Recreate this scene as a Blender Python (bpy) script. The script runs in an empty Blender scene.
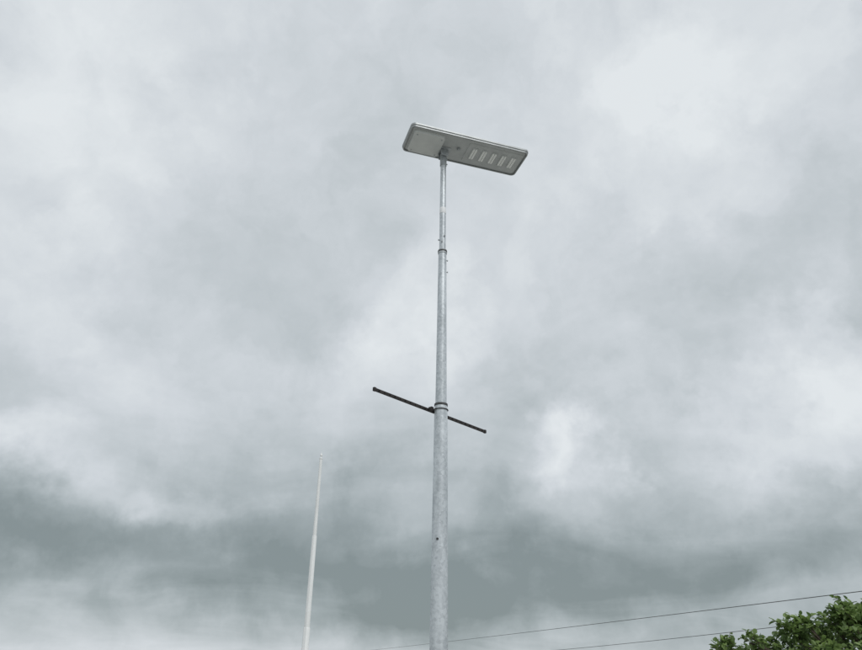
import bpy, bmesh, math, random
from mathutils import Vector, Matrix, noise
random.seed(7)
sc = bpy.context.scene
sc.view_settings.view_transform = 'Standard'
try: sc.view_settings.look = 'None'
except Exception: pass
sc.view_settings.exposure = 0
rad = math.radians

# ------------------------------------------------------------------ helpers
def link(o, parent=None):
    sc.collection.objects.link(o)
    if parent: o.parent = parent
    return o
def empty(name, loc=(0,0,0)):
    e = bpy.data.objects.new(name, None); e.location = loc; e.empty_display_size = .3
    return link(e)
def obj_from_bm(name, bm, mat, parent=None, smooth=True, loc=(0,0,0)):
    bmesh.ops.recalc_face_normals(bm, faces=bm.faces[:])
    me = bpy.data.meshes.new(name); bm.to_mesh(me); bm.free()
    if mat: me.materials.append(mat)
    if smooth:
        for p in me.polygons: p.use_smooth = True
        me.set_sharp_from_angle(angle=rad(35))
    o = bpy.data.objects.new(name, me); o.location = loc
    return link(o, parent)
def lathe_bm(profile, seg=32, bm=None, M=None):
    bm = bm or bmesh.new()
    rings = []
    for r, z in profile:
        ring = []
        for i in range(seg):
            a = 2*math.pi*i/seg
            v = Vector((r*math.cos(a), r*math.sin(a), z))
            if M: v = M @ v
            ring.append(bm.verts.new(v))
        rings.append(ring)
    for a, b in zip(rings, rings[1:]):
        for i in range(seg):
            bm.faces.new((a[i], a[(i+1)%seg], b[(i+1)%seg], b[i]))
    bm.faces.new(rings[0][::-1]); bm.faces.new(rings[-1])
    return bm
def box_bm(sx, sy, sz, c=(0,0,0), bev=0.0, bm=None, M=None):
    t = bmesh.new()
    bmesh.ops.create_cube(t, size=1)
    for v in t.verts: v.co = Vector((v.co.x*sx, v.co.y*sy, v.co.z*sz)) + Vector(c)
    if bev: bmesh.ops.bevel(t, geom=t.edges[:], offset=bev, segments=2, affect='EDGES', profile=.5)
    if M: bmesh.ops.transform(t, matrix=M, verts=t.verts)
    if bm is None: return t
    me = bpy.data.meshes.new('tmp'); t.to_mesh(me); t.free(); bm.from_mesh(me); bpy.data.meshes.remove(me)
    return bm
def rrect(w, h, r, n=6):
    pts = []
    for cx, cy, a0 in ((w/2-r, h/2-r, 0), (-w/2+r, h/2-r, 90), (-w/2+r, -h/2+r, 180), (w/2-r, -h/2+r, 270)):
        for i in range(n+1):
            a = rad(a0 + 90*i/n)
            pts.append((cx+r*math.cos(a), cy+r*math.sin(a)))
    return pts
def loft_rr(levels, bm=None, off=(0,0)):
    bm = bm or bmesh.new(); rings = []
    for w, h, r, z in levels:
        rings.append([bm.verts.new((x+off[0], y+off[1], z)) for x, y in rrect(w, h, r)])
    for a, b in zip(rings, rings[1:]):
        n = len(a)
        for i in range(n): bm.faces.new((a[i], a[(i+1)%n], b[(i+1)%n], b[i]))
    bm.faces.new(rings[0][::-1]); bm.faces.new(rings[-1])
    return bm
def M_axis(p, d):
    q = Vector((0,0,1)).rotation_difference(Vector(d).normalized())
    return Matrix.Translation(Vector(p)) @ q.to_matrix().to_4x4()

# ------------------------------------------------------------------ materials
def new_mat(name):
    m = bpy.data.materials.new(name); m.use_nodes = True
    nt = m.node_tree; b = nt.nodes['Principled BSDF']
    return m, nt, b
def noisy(name, c1, c2, scale=8, rough=.6, metal=0, bump=.0, detail=6, stretch=(1,1,1), lo=.35, hi=.65, vor=False):
    m, nt, b = new_mat(name); N, L = nt.nodes, nt.links
    tc = N.new('ShaderNodeTexCoord'); mp = N.new('ShaderNodeMapping'); mp.inputs['Scale'].default_value = stretch
    L.new(tc.outputs['Object'], mp.inputs[0])
    no = N.new('ShaderNodeTexNoise'); no.inputs['Scale'].default_value = scale; no.inputs['Detail'].default_value = detail
    no.inputs['Roughness'].default_value = .65
    L.new(mp.outputs[0], no.inputs['Vector'])
    fac = no.outputs['Fac']
    if vor:
        vo = N.new('ShaderNodeTexVoronoi'); vo.inputs['Scale'].default_value = scale*6
        L.new(tc.outputs['Object'], vo.inputs['Vector'])
        sp = N.new('ShaderNodeSeparateColor'); L.new(vo.outputs['Color'], sp.inputs[0])
        mx = N.new('ShaderNodeMath'); mx.operation = 'MULTIPLY_ADD'; mx.inputs[1].default_value = .22
        sb = N.new('ShaderNodeMath'); sb.operation='SUBTRACT'; sb.inputs[1].default_value=.11
        L.new(sp.outputs[0], mx.inputs[0]); L.new(fac, mx.inputs[2]); L.new(mx.outputs[0], sb.inputs[0]); fac = sb.outputs[0]
    cr = N.new('ShaderNodeValToRGB'); cr.color_ramp.elements[0].position = lo; cr.color_ramp.elements[1].position = hi
    cr.color_ramp.elements[0].color = (*c1, 1); cr.color_ramp.elements[1].color = (*c2, 1)
    L.new(fac, cr.inputs[0]); L.new(cr.outputs[0], b.inputs['Base Color'])
    b.inputs['Roughness'].default_value = rough; b.inputs['Metallic'].default_value = metal
    if bump:
        bp = N.new('ShaderNodeBump'); bp.inputs['Strength'].default_value = bump; bp.inputs['Distance'].default_value = .01
        L.new(fac, bp.inputs['Height']); L.new(bp.outputs[0], b.inputs['Normal'])
    return m
galv  = noisy('galvanised_steel', (.43,.465,.49), (.66,.70,.73), 9, .42, .33, .08, stretch=(1,1,.28), vor=True, lo=.33, hi=.67)
galv2 = noisy('galvanised_steel_dull', (.34,.365,.38), (.50,.53,.55), 14, .5, .4, .1)
rust  = noisy('dark_weathered_steel', (.020,.020,.021), (.055,.047,.044), 30, .7, .3, .3)
strap = noisy('dark_strap', (.05,.05,.052), (.11,.11,.11), 25, .6, .4)
housing = noisy('cast_aluminium_housing', (.43,.45,.45), (.51,.53,.53), 6, .5, .1)
rimmat  = noisy('aluminium_rim', (.33,.345,.35), (.42,.44,.445), 7, .4, .4)
boxmat  = noisy('battery_cover', (.58,.60,.595), (.66,.68,.67), 5, .5, .0)
ledlens, nt, b = new_mat('led_lens'); b.inputs['Base Color'].default_value = (.93,.94,.93,1); b.inputs['Roughness'].default_value = .15
b.inputs['Coat Weight'].default_value = .5
pvmat, nt, b = new_mat('solar_cells'); N, L = nt.nodes, nt.links
tc = N.new('ShaderNodeTexCoord'); br = N.new('ShaderNodeTexBrick'); br.offset = 0
br.inputs['Color1'].default_value = (.012,.018,.05,1); br.inputs['Color2'].default_value = (.015,.022,.06,1)
br.inputs['Mortar'].default_value = (.3,.32,.34,1); br.inputs['Scale'].default_value = 8; br.inputs['Mortar Size'].default_value = .012
br.inputs['Brick Width'].default_value = .6; br.inputs['Row Height'].default_value = .6
L.new(tc.outputs['Object'], br.inputs['Vector']); L.new(br.outputs[0], b.inputs['Base Color']); b.inputs['Roughness'].default_value = .12
whitep = noisy('weathered_white_paint', (.74,.75,.745), (.86,.87,.865), 3, .4, 0, .05, stretch=(1,1,.4))
tape = noisy('white_label', (.74,.75,.76), (.84,.85,.86), 12, .5)
conc = noisy('concrete', (.26,.26,.25), (.40,.39,.37), 12, .9, 0, .5)
wood = noisy('weathered_wood', (.10,.075,.055), (.20,.16,.12), 10, .85, 0, .4, stretch=(1,1,.08))
cable = noisy('cable_grey', (.06,.062,.065), (.10,.10,.105), 4, .6)
ceram = noisy('insulator_porcelain', (.25,.12,.08), (.32,.16,.10), 4, .2)
bark = noisy('bark', (.06,.045,.035), (.16,.125,.10), 14, .9, 0, .7, stretch=(1,1,.3))

# ------------------------------------------------------------------ ground (pale gravel yard with grass patches)
gm, nt, b = new_mat('gravel_and_grass_ground'); N, L = nt.nodes, nt.links
tc = N.new('ShaderNodeTexCoord')
n1 = N.new('ShaderNodeTexNoise'); n1.inputs['Scale'].default_value = .12; n1.inputs['Detail'].default_value = 8
n2 = N.new('ShaderNodeTexNoise'); n2.inputs['Scale'].default_value = 18; n2.inputs['Detail'].default_value = 8
for n in (n1, n2): L.new(tc.outputs['Object'], n.inputs['Vector'])
c1 = N.new('ShaderNodeValToRGB'); c1.color_ramp.elements[0].color = (.035,.06,.018,1); c1.color_ramp.elements[1].color = (.12,.16,.05,1)
c2 = N.new('ShaderNodeValToRGB'); c2.color_ramp.elements[0].color = (.25,.245,.23,1); c2.color_ramp.elements[1].color = (.50,.485,.46,1)
for c in (c1, c2): c.color_ramp.elements[0].position=.35; c.color_ramp.elements[1].position=.68; L.new(n2.outputs['Fac'], c.inputs[0])
c3 = N.new('ShaderNodeValToRGB'); c3.color_ramp.elements[0].position=.54; c3.color_ramp.elements[1].position=.60; L.new(n1.outputs['Fac'], c3.inputs[0])
mx = N.new('ShaderNodeMixRGB'); L.new(c3.outputs[0], mx.inputs[0]); L.new(c2.outputs[0], mx.inputs[1]); L.new(c1.outputs[0], mx.inputs[2])
L.new(mx.outputs[0], b.inputs['Base Color']); b.inputs['Roughness'].default_value = .95
bp = N.new('ShaderNodeBump'); bp.inputs['Strength'].default_value=.6; bp.inputs['Distance'].default_value=.03
L.new(n2.outputs['Fac'], bp.inputs['Height']); L.new(bp.outputs[0], b.inputs['Normal'])
bm = bmesh.new()
bmesh.ops.create_circle(bm, cap_ends=True, segments=96, radius=3000)
obj_from_bm('ground', bm, gm, smooth=False)

# ------------------------------------------------------------------ solar street lamp
PX, PY = .099, 5.58
lamp = empty('solar_street_lamp', (PX, PY, 0))
obj_from_bm('column_lower', lathe_bm([(.079,.26),(.0690,1.7),(.0570,3.62),(.055,3.64)], 40), galv, lamp)
obj_from_bm('column_middle', lathe_bm([(.0500,3.60),(.0490,3.70),(.0390,5.20),(.0380,5.215)], 40), galv, lamp)
obj_from_bm('column_upper', lathe_bm([(.0325,5.18),(.0305,5.8),(.0290,6.40),(.027,6.41)], 36), galv, lamp)
obj_from_bm('joint_collar', lathe_bm([(.0385,5.205),(.0430,5.205),(.0430,5.245),(.0340,5.25)], 36), galv2, lamp)
obj_from_bm('label_band', lathe_bm([(.0320,5.68),(.0322,5.681),(.0318,5.75),(.0313,5.751)], 36), tape, lamp)
obj_from_bm('strap_ring', lathe_bm([(.054,3.640),(.0585,3.642),(.0585,3.660),(.050,3.662)], 36), strap, lamp)
obj_from_bm('strap_ring_upper', lathe_bm([(.0435,5.222),(.0455,5.223),(.0455,5.236),(.0435,5.237)], 36), strap, lamp)
bm = bmesh.new()
for z, a, r in ((5.13, 0, .0390), (5.00, 0, .0400), (5.36, 200, .0315), (5.40, -60, .0315), (5.33, -100,.0315)):
    d = Vector((math.cos(rad(a)), math.sin(rad(a)), 0))
    lathe_bm([(.005,-.004),(.005,.006),(.009,.006),(.009,.013),(.006,.015)], 6, bm, M_axis(d*r+Vector((0,0,z)), d))
obj_from_bm('set_screws', bm, galv2, lamp)
d = Vector((-.30,-.95,0)).normalized()
obj_from_bm('cable_hole', lathe_bm([(.010,-.01),(.010,.003),(.006,.003),(.006,.001)], 16, None, M_axis(d*.0638+Vector((0,0,2.52)), d)), cable, lamp)
bm = loft_rr([(.34,.34,.03,.235),(.34,.34,.03,.26)])
obj_from_bm('base_flange', bm, galv2, lamp)
bm = bmesh.new()
for k in range(4):
    R = Matrix.Rotation(rad(90*k), 4, 'Z')
    vs = [bm.verts.new(R @ Vector(p)) for p in ((.076,-.004,.262),(.15,-.004,.262),(.074,-.004,.38),(.076,.004,.262),(.15,.004,.262),(.074,.004,.38))]
    for f in ((0,1,2),(5,4,3),(0,3,4,1),(1,4,5,2),(2,5,3,0)): bm.faces.new([vs[i] for i in f])
    R2 = Matrix.Rotation(rad(90*k+45), 4, 'Z') @ Matrix.Translation((.19,0,0))
    lathe_bm([(.011,.19),(.011,.32)], 12, bm, R2); lathe_bm([(.021,.262),(.021,.283)], 6, bm, R2)
obj_from_bm('gussets_and_bolts', bm, galv2, lamp)
obj_from_bm('foundation', loft_rr([(.62,.62,.04,-.3),(.60,.60,.04,.20),(.57,.57,.03,.232)]), conc, lamp)
bm = box_bm(.085,.02,.30,(0,-.071,.85),.006)
obj_from_bm('access_door', bm, galv2, lamp)
# cross bar behind the column (slim angle) + clamp
BZ = 3.605
A = Vector((-.450,5.098,BZ))-Vector((PX,PY,0)); B = Vector((.534,6.150,BZ))-Vector((PX,PY,0))
ax = (B-A).normalized(); nrm = Vector((-ax.y, ax.x, 0)); up = Vector((0,0,1)); Lb = (B-A).length
bm = bmesh.new()
prof = [(-.003,-.013),(.012,-.013),(.012,-.009),(.001,-.009),(.001,.012),(-.003,.012)]
rings = []
for k in range(2):
    p = A + ax*(Lb*k)
    rings.append([bm.verts.new(p + nrm*x + up*z) for x, z in prof])
for a, b2 in zip(rings, rings[1:]):
    for i in range(6): bm.faces.new((a[i], a[(i+1)%6], b2[(i+1)%6], b2[i]))
bm.faces.new(rings[0]); bm.faces.new(rings[-1][::-1])
for k in range(1, 24):
    if k in (11,12,13): continue
    p = A + ax*(Lb*k/24) - nrm*.003
    lathe_bm([(.006,-.002),(.006,.006),(.004,.008)], 6, bm, M_axis(p, -nrm))
for s in (0.012, Lb-.012):
    box_bm(.024,.022,.032,(0,0,0),.003,bm, Matrix.Translation(A+ax*s+nrm*.004) @ Matrix.Rotation(math.atan2(ax.y,ax.x),4,'Z'))
obj_from_bm('cross_bar', bm, rust, lamp)
bm = bmesh.new()
RB = Matrix.Rotation(math.atan2(ax.y,ax.x),4,'Z')
for s in (-1, 1):
    p = Vector((0,0,BZ)) + ax*s*.061
    lathe_bm([(.004,-.010),(.004,.088)], 10, bm, M_axis(p, nrm))
    lathe_bm([(.010,.066),(.010,.078)], 6, bm, M_axis(p, nrm))
n = 24; rings = []
for i in range(n+1):
    a = math.pi*i/n; c = ax*math.cos(a)*.061 - nrm*math.sin(a)*.061 + Vector((0,0,BZ)); o_ = (ax*math.cos(a)-nrm*math.sin(a))
    rings.append([bm.verts.new(c + o_*.004*math.cos(t) + up*.004*math.sin(t)) for t in [2*math.pi*k/8 for k in range(8)]])
for a, b2 in zip(rings, rings[1:]):
    for i in range(8): bm.faces.new((a[i], a[(i+1)%8], b2[(i+1)%8], b2[i]))
box_bm(.150,.006,.040,(0,0,0),.002,bm, Matrix.Translation(Vector((0,0,BZ))+nrm*.060) @ RB)
box_bm(.030,.040,.038,(0,0,0),.004,bm, Matrix.Translation(Vector((0,0,BZ))-ax*.078+nrm*.045) @ RB)
obj_from_bm('bar_clamp', bm, rust, lamp)

# lamp head : level rectangular tray
head = empty('lamp_head'); head.parent = lamp
X = Vector((math.cos(rad(17.6)), math.sin(rad(17.6)), 0)); Y = Vector((-X.y, X.x, 0)); Z = Vector((0,0,1))
Mh = Matrix((X, Y, Z)).transposed().to_4x4(); Mh.translation = Vector((.332-PX, 5.578-PY, 6.495))
head.matrix_local = Mh
LW, LH = 1.300, .410
BX = -.222; BY = .068
obj_from_bm('housing', loft_rr([(LW-.05,LH-.05,.03,.006),(LW-.012,LH-.012,.045,.006),(LW,LH,.05,.014),(LW,LH,.05,.032),(LW-.02,LH-.02,.04,.040)]), rimmat, head)
obj_from_bm('underside_tray', loft_rr([(LW-.075,LH-.060,.03,-.002),(LW-.06,LH-.046,.035,.003),(LW-.06,LH-.046,.035,.010)]), housing, head)
bm = bmesh.new()
o1, i1 = rrect(LW-.014, LH-.014, .045), rrect(LW-.036, LH-.036, .035)
rs = [[bm.verts.new((x,y,z)) for x,y in pts] for pts, z in ((o1,.007),(o1,-.008),(i1,-.008),(i1,.007))]
for a, b2 in zip(rs, rs[1:]):
    n = len(a)
    for i in range(n): bm.faces.new((a[i],a[(i+1)%n],b2[(i+1)%n],b2[i]))
obj_from_bm('rim_bead', bm, rimmat, head)
obj_from_bm('battery_cover', loft_rr([(.30,LH-.13,.02,-.040),(.325,LH-.105,.03,-.034),(.335,LH-.095,.03,-.003)], off=(-.435,0)), boxmat, head)
bm = bmesh.new()
for x in (-.565,-.305):
    for y in (-.12,.12): lathe_bm([(.008,-.044),(.008,-.039)], 8, bm, Matrix.Translation((x,y,0)))
for x in (-.61,-.30,0,.30,.61):
    for y in (-.186,.186): lathe_bm([(.006,-.012),(.006,-.007)], 8, bm, Matrix.Translation((x,y,0)))
obj_from_bm('screws', bm, galv2, head)
obj_from_bm('led_plate', loft_rr([(.60,LH-.13,.02,-.010),(.61,LH-.12,.025,-.002)], off=(.305,0)), housing, head)
bb = bmesh.new(); bl = bmesh.new()
for k in range(5):
    x = .085+.110*k
    loft_rr([(.060,.180,.010,-.015),(.064,.184,.012,-.0105)], bb, off=(x,0))
    for dx in (-.013,.013):   # two parallel strips of lenses per module, one row of five modules
        loft_rr([(.019,.150,.008,-.021),(.021,.154,.009,-.0155)], bl, off=(x+dx,0))
        for j in range(5):
            lathe_bm([(.008,-.0205),(.0075,-.024),(.004,-.0275)], 10, bl, Matrix.Translation((x+dx,-.056+.028*j,0)))
obj_from_bm('led_modules', bb, housing, head); obj_from_bm('led_lenses', bl, ledlens, head)
obj_from_bm('motion_sensor', lathe_bm([(.006,-.030),(.013,-.026),(.016,-.018),(.017,-.010),(.022,-.010),(.022,-.001)], 20, None, Matrix.Translation((-.085,-.02,0))), galv2, head)
obj_from_bm('solar_panel', loft_rr([(LW-.05,LH-.05,.03,.0405),(LW-.05,LH-.05,.03,.046)]), pvmat, head)
bm = bmesh.new()
box_bm(.12,.14,.008,(BX,BY,-.008),.002,bm)
for y in (-.042,.042): box_bm(.080,.007,.085,(BX,BY+y,-.053),.002,bm)
lathe_bm([(.008,-.058),(.008,.058)], 10, bm, M_axis((BX,BY,-.065),(0,1,0)))
for y in (-.052,.052): lathe_bm([(.015,-.006),(.015,.006)], 6, bm, M_axis((BX,BY+y,-.065),(0,1,0)))
obj_from_bm('tilt_bracket', bm, galv2, head)
bm = lathe_bm([(.0305,6.29),(.0345,6.292),(.0345,6.43),(.030,6.455),(.02,6.46)], 32)
for z in (6.32, 6.39):
    for a in (250, 10, 130):
        d = Vector((math.cos(rad(a)), math.sin(rad(a)), 0))
        lathe_bm([(.007,-.003),(.007,.008),(.005,.010)], 6, bm, M_axis(d*.0345+Vector((0,0,z)), d))
obj_from_bm('pole_sleeve', bm, galv2, lamp)

# ------------------------------------------------------------------ white flagpole
fp = empty('white_flagpole', (-2.86, 18, 0))
fp.rotation_euler = (0, rad(-.35), 0)
obj_from_bm('mast_lower', lathe_bm([(.088,.05),(.082,2.45),(.074,2.47)], 28), whitep, fp)
obj_from_bm('mast_middle', lathe_bm([(.070,2.44),(.060,4.6),(.054,4.62)], 28), whitep, fp)
obj_from_bm('mast_upper', lathe_bm([(.050,4.58),(.036,6.60),(.034,6.62)], 28), whitep, fp)
obj_from_bm('truck', lathe_bm([(.034,6.62),(.045,6.625),(.045,6.65),(.018,6.665),(.014,6.69)], 20), whitep, fp)
obj_from_bm('finial', lathe_bm([(.012,6.68),(.026,6.70),(.034,6.73),(.026,6.76),(.010,6.775),(.004,6.82)], 20), whitep, fp)
obj_from_bm('base_collar', lathe_bm([(.18,0),(.18,.03),(.12,.06),(.10,.10),(.085,.11)], 28), galv2, fp)
bm = bmesh.new(); box_bm(.012,.05,.12,(.0,-.098,1.3),.002,bm); lathe_bm([(.004,1.3),(.004,6.6)], 6, bm, Matrix.Translation((.0,-.105,0)))
obj_from_bm('halyard_and_cleat', bm, whitep, fp)

# ------------------------------------------------------------------ utility poles and wires
def upole(loc, yaw, h=5.15):
    e = empty('utility_pole', loc); e.rotation_euler = (0,0,yaw)
    obj_from_bm('post', lathe_bm([(.15,-.2),(.14,1.5),(.11,h-.05),(.09,h)], 20), wood, e)
    obj_from_bm('crossarm', box_bm(1.5,.10,.12,(0,-.15,5.0-.25),.01), wood, e)
    bm = bmesh.new()
    for x in (-.6,0,.6): lathe_bm([(.02,4.80),(.05,4.85),(.03,4.89),(.05,4.93),(.03,4.97),(.03,5.0)], 14, bm, Matrix.Translation((x,-.15,0)))
    obj_from_bm('insulators', bm, ceram, e)
    return e
y0, y1 = 14.0, 165.0
fx = lambda y: 27.2-.25*y
yaw = math.atan2(.25, 1)
upole((fx(y0), y0, 0), yaw); upole((fx(y1), y1, 0), yaw)
wires = empty('overhead_wires')
def wire(name, pts, r):
    cu = bpy.data.curves.new(name, 'CURVE'); cu.dimensions = '3D'; cu.bevel_depth = r; cu.bevel_resolution = 2
    sp = cu.splines.new('POLY'); sp.points.add(len(pts)-1)
    for p, q in zip(sp.points, pts): p.co = (*q, 1)
    cu.materials.append(cable)
    link(bpy.data.objects.new(name, cu), wires)
def span(name, za, zb, sag, off, r):
    pts = []
    for i in range(61):
        t = i/60; y = y0+(y1-y0)*t
        pts.append((fx(y)+off, y, za+(zb-za)*t-4*sag*t*(1-t)))
    wire(name, pts, r)
span('power_wire', 5.05, 5.05, .12, 0.0, .018)
span('telecom_wire', 4.62, 4.35, 1.40, .1, .015)

# ------------------------------------------------------------------ broadleaf tree
tree = empty('broadleaf_tree', (11.2, 18.6, 0))
T0 = Vector((11.2,18.6,0))
clumps = [
 ((7.30,18.2,2.10),.36),((7.75,17.9,2.30),.30),((8.35,18.3,2.22),.30),((8.15,18.8,1.85),.45),((8.95,18.1,2.52),.36),
 ((9.25,18.0,2.72),.26),((9.6,18.4,2.30),.45),((9.95,18.1,2.75),.28),((10.25,18.0,2.95),.30),((10.65,18.2,2.95),.36),
 ((10.9,18.6,3.0),.5),((11.5,18.4,3.05),.5),((12.1,18.7,3.0),.55),((12.9,18.6,2.7),.55),((13.6,18.8,2.3),.55),((10.4,17.7,2.45),.5),
 ((11.1,17.5,2.5),.55),((11.9,17.6,2.4),.6),((9.3,17.6,2.0),.5),((8.4,17.7,1.6),.5),((10.1,17.2,1.9),.6),((11.2,17.0,1.8),.6),
 ((12.4,17.4,1.8),.6),((13.3,17.9,1.7),.6),((7.7,18.4,1.6),.45),((9.0,19.4,1.9),.6),((10.0,19.8,2.2),.65),((11.2,20.2,2.4),.7),
 ((12.4,20.0,2.1),.7),((13.5,19.7,1.8),.6),((10.6,19.1,2.6),.6),((11.8,19.4,2.7),.6),((9.5,18.6,1.5),.6),((12.9,18.7,1.4),.6),((11,21,1.7),.6)]
def limb_bm(bm, pts, r0, r1, seg=8):
    rings = []
    for i, p in enumerate(pts):
        d = (pts[min(i+1,len(pts)-1)]-pts[max(i-1,0)]).normalized()
        M = M_axis(p, d); r = r0+(r1-r0)*i/(len(pts)-1)
        rings.append([bm.verts.new(M @ Vector((r*math.cos(2*math.pi*k/seg), r*math.sin(2*math.pi*k/seg), 0))) for k in range(seg)])
    for a, b2 in zip(rings, rings[1:]):
        for k in range(seg): bm.faces.new((a[k],a[(k+1)%seg],b2[(k+1)%seg],b2[k]))
    bm.faces.new(rings[0][::-1]); bm.faces.new(rings[-1])
bm = bmesh.new()
limb_bm(bm, [Vector((0,0,-.1)),Vector((.02,.02,.3)),Vector((-.03,.05,.7)),Vector((.0,0,1.1))], .20, .14, 14)
tw = []
for c, r in clumps:
    c = Vector(c)-T0; s = Vector((random.uniform(-.05,.05),random.uniform(-.05,.05),random.uniform(.6,1.05)))
    m1 = s.lerp(c,.4)+Vector((0,0,-.10)); m2 = s.lerp(c,.75)+Vector((random.uniform(-.1,.1),random.uniform(-.1,.1),-.04))
    limb_bm(bm, [s,m1,m2,c], .06, .014, 7)
    for k in range(8):
        d = Vector((random.gauss(0,1),random.gauss(0,1),random.gauss(.3,.8))).normalized()
        e = c+d*r*random.uniform(.9,1.5); mm = c.lerp(e,.5)+Vector((0,0,.03))
        st = m2.lerp(c, random.random()); limb_bm(bm,[st,mm,e],.011,.004,5); tw.append((st,mm,e,r))
obj_from_bm('trunk_and_limbs', bm, bark, tree)
leafm, nt, b = new_mat('leaf'); N, L = nt.nodes, nt.links
at = N.new('ShaderNodeAttribute'); at.attribute_name = 'tint'
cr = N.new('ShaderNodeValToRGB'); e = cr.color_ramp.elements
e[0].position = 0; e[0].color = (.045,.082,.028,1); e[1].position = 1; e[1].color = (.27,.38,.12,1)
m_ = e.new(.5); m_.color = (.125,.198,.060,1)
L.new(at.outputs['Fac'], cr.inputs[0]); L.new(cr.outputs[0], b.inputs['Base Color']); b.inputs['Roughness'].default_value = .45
tr = N.new('ShaderNodeBsdfTranslucent'); L.new(cr.outputs[0], tr.inputs[0]); ms = N.new('ShaderNodeMixShader'); ms.inputs[0].default_value = .4
L.new(b.outputs[0], ms.inputs[1]); L.new(tr.outputs[0], ms.inputs[2]); L.new(ms.outputs[0], N['Material Output'].inputs[0])
V, F, TN = [], [], []
def leaf(p, d, up, s, t):
    d = d.normalized(); side = d.cross(up)
    if side.length < .01: side = Vector((1,0,0))
    side.normalize(); n = side.cross(d); i = len(V); w = s*.33
    V.extend([p, p+d*s*.35+side*w+n*s*.1, p+d*s*.75+side*w*.75+n*s*.04, p+d*s-n*s*.15, p+d*s*.75-side*w*.75+n*s*.04, p+d*s*.35-side*w+n*s*.1, p+d*s*.5-n*s*.03])
    for f in ((0,1,6),(1,2,6),(2,3,6),(3,4,6),(4,5,6),(5,0,6)): F.append(tuple(i+k for k in f)); TN.append(t)
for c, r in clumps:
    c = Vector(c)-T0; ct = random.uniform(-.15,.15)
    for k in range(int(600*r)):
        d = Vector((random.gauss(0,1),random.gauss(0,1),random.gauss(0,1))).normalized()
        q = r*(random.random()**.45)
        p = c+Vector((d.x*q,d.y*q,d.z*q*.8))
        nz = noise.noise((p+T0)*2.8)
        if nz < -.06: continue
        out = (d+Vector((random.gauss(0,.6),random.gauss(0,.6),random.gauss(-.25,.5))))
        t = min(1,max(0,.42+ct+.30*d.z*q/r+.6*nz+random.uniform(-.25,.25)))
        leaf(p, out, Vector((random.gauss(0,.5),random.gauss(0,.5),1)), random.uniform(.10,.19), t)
for st, mm, e_, r in tw:
    for k in range(13):
        u = random.uniform(.3,1.0); p = (st.lerp(mm,u*2) if u<.5 else mm.lerp(e_,u*2-1))
        d = Vector((random.gauss(0,1),random.gauss(0,1),random.gauss(.1,.7)))
        leaf(p, d, Vector((random.gauss(0,.4),random.gauss(0,.4),1)), random.uniform(.10,.18), random.uniform(.35,1))
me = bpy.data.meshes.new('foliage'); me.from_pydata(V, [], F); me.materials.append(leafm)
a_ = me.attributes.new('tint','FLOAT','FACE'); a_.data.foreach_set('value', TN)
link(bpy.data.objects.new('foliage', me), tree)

# ------------------------------------------------------------------ sky: Nishita behind a world-fixed overcast deck
w = bpy.data.worlds.new('World'); sc.world = w; w.use_nodes = True
try:
    w.cycles.sampling_method = 'MANUAL'; w.cycles.sample_map_resolution = 256
except Exception: pass
nt = w.node_tree; N, L = nt.nodes, nt.links
bg = N['Background']; bg.inputs['Strength'].default_value = .1
SUN_EL, SUN_AZ = 50, 150
sky = N.new('ShaderNodeTexSky'); sky.sky_type = 'NISHITA'; sky.sun_disc = False
sky.sun_elevation = rad(SUN_EL); sky.sun_rotation = rad(SUN_AZ)
def nm(op, a, b2=None, c=None, clamp=False):
    n = N.new('ShaderNodeMath'); n.operation = op; n.use_clamp = clamp
    for i, v in enumerate((a, b2, c)):
        if v is None: continue
        if isinstance(v, (int, float)): n.inputs[i].default_value = v
        else: L.new(v, n.inputs[i])
    return n.outputs[0]
def vm(op, a, b2=None):
    n = N.new('ShaderNodeVectorMath'); n.operation = op
    for i, v in enumerate((a, b2)):
        if v is None: continue
        if isinstance(v, (tuple, Vector)): n.inputs[i].default_value = v
        else: L.new(v, n.inputs[i])
    return n.outputs[1] if op == 'LENGTH' else n.outputs[0]
def mr(v, a, b2, c, d, kind='SMOOTHSTEP'):
    n = N.new('ShaderNodeMapRange'); n.interpolation_type = kind
    L.new(v, n.inputs[0])
    for i, x in enumerate((a,b2,c,d)): n.inputs[i+1].default_value = x
    return n.outputs[0]
tc = N.new('ShaderNodeTexCoord'); D = vm('NORMALIZE', tc.outputs['Generated'])
sx = N.new('ShaderNodeSeparateXYZ'); L.new(D, sx.inputs[0])
zc = nm('ADD', nm('MAXIMUM', sx.outputs[2], 0.0), .22)
cb = N.new('ShaderNodeCombineXYZ'); L.new(nm('DIVIDE', sx.outputs[0], zc), cb.inputs[0]); L.new(nm('DIVIDE', sx.outputs[1], zc), cb.inputs[1])
Q = cb.outputs[0]
def nz(vec, scale, detail=6, rough=.55, dist=0, off=(0,0,0)):
    n = N.new('ShaderNodeTexNoise'); n.inputs['Scale'].default_value = scale; n.inputs['Detail'].default_value = detail
    n.inputs['Roughness'].default_value = rough; n.inputs['Distortion'].default_value = dist
    L.new(vm('ADD', vec, off), n.inputs['Vector']); return n
wn = nz(D, 4.2, 6, .58, 0, (4,1,7))
warp = vm('MULTIPLY', vm('SUBTRACT', wn.outputs['Color'], (.5,.5,.5)), (.46,.46,.34))
DW = vm('ADD', D, warp)
def adir(az, el): return Vector((math.sin(rad(az))*math.cos(rad(el)), math.cos(rad(az))*math.cos(rad(el)), math.sin(rad(el))))
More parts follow.
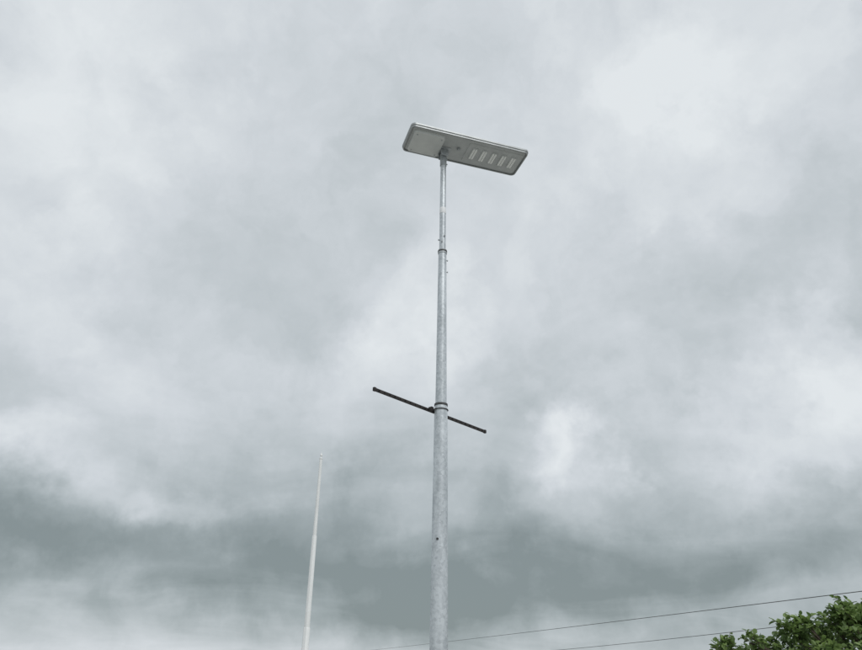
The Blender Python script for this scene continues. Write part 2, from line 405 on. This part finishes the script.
masses = [ # azimuth, elevation, half-width, half-height, strength
 (28.2,42,.10,.07,.30),(-39,41,.20,.18,.14),(-28,26,.24,.14,.16),(-1.5,26.5,.10,.11,.24),(11.8,16.3,.08,.05,.42),
 (29,17.2,.18,.06,.36),(-20,12.3,.10,.04,.38),(-33,13.6,.12,.045,.32),(17,36,.20,.07,.10),(34,21,.10,.06,.24),(-9,20,.09,.10,.10),
 (-17,31,.20,.13,-.28),(-8,10.5,.26,.10,-.30),(6,6.5,.32,.08,-.26),(-29,7.0,.30,.06,-.34),(24,8.0,.28,.07,-.20),
 (20,26,.20,.08,-.18),(37,29,.16,.10,-.20),(0,46,.20,.14,-.04),(-24,42,.14,.08,-.08),(9,22,.12,.08,-.14),(14,33,.16,.05,-.06)]
tone = mr(sx.outputs[2], .10, .50, .34, .80, 'LINEAR')
tone = nm('ADD', tone, nm('MULTIPLY', mr(sx.outputs[2], .01, .070, .38, 0), mr(sx.outputs[0], -.35, .35, 1, .35)))
for az, el, a, b_, s in masses:
    l = vm('LENGTH', vm('MULTIPLY', vm('SUBTRACT', DW, adir(az, el)), (1/(a*1.5), .8/(a*1.5), 1/(b_*1.5))))
    tone = nm('ADD', tone, mr(l, 0, 1, s, 0))
big = nz(Q, 1.7, 7, .54, .5, (2,5,0)).outputs['Fac']
med = nz(DW, 6.0, 6, .54, .2, (8,3,0)).outputs['Fac']
tone = nm('ADD', tone, nm('MULTIPLY', nm('SUBTRACT', big, .5), .62))
tone = nm('ADD', tone, nm('MULTIPLY', nm('SUBTRACT', med, .5), .55), None, True)
cr = N.new('ShaderNodeValToRGB'); L.new(tone, cr.inputs[0]); e = cr.color_ramp.elements
def s2l(c): return tuple(((x/255+.055)/1.055)**2.4 for x in c)+(1,)
e[0].position = 0; e[0].color = s2l((134,145,147)); e[1].position = 1; e[1].color = s2l((228,233,236))
for p, c in ((.25,(160,170,173)),(.5,(187,195,199)),(.75,(209,215,220))):
    x = e.new(p); x.color = s2l(c)
cl = vm('MULTIPLY', cr.outputs[0], (10,10,10))
mx = N.new('ShaderNodeMixRGB'); mx.inputs[0].default_value = .97
L.new(sky.outputs[0], mx.inputs[1]); L.new(cl, mx.inputs[2]); L.new(mx.outputs[0], bg.inputs['Color'])

sd = bpy.data.lights.new('sun', 'SUN'); sd.energy = 1.3; sd.angle = rad(30); sd.color = (1,.985,.96)
so = link(bpy.data.objects.new('sun', sd)); so.rotation_euler = Vector(adir(SUN_AZ, SUN_EL)).to_track_quat('Z','Y').to_euler(); so.location=(0,0,30)

# ------------------------------------------------------------------ camera
cd = bpy.data.cameras.new('camera'); cd.sensor_width = 36; cd.lens = 28.4; cd.clip_end = 8000; cd.clip_start = .05
co = link(bpy.data.objects.new('camera', cd)); 
co.matrix_world = Matrix.Translation((0,0,1.6)) @ Matrix.Rotation(rad(90+26.9),4,'X') @ Matrix.Rotation(rad(1.0),4,'Z')
sc.camera = co
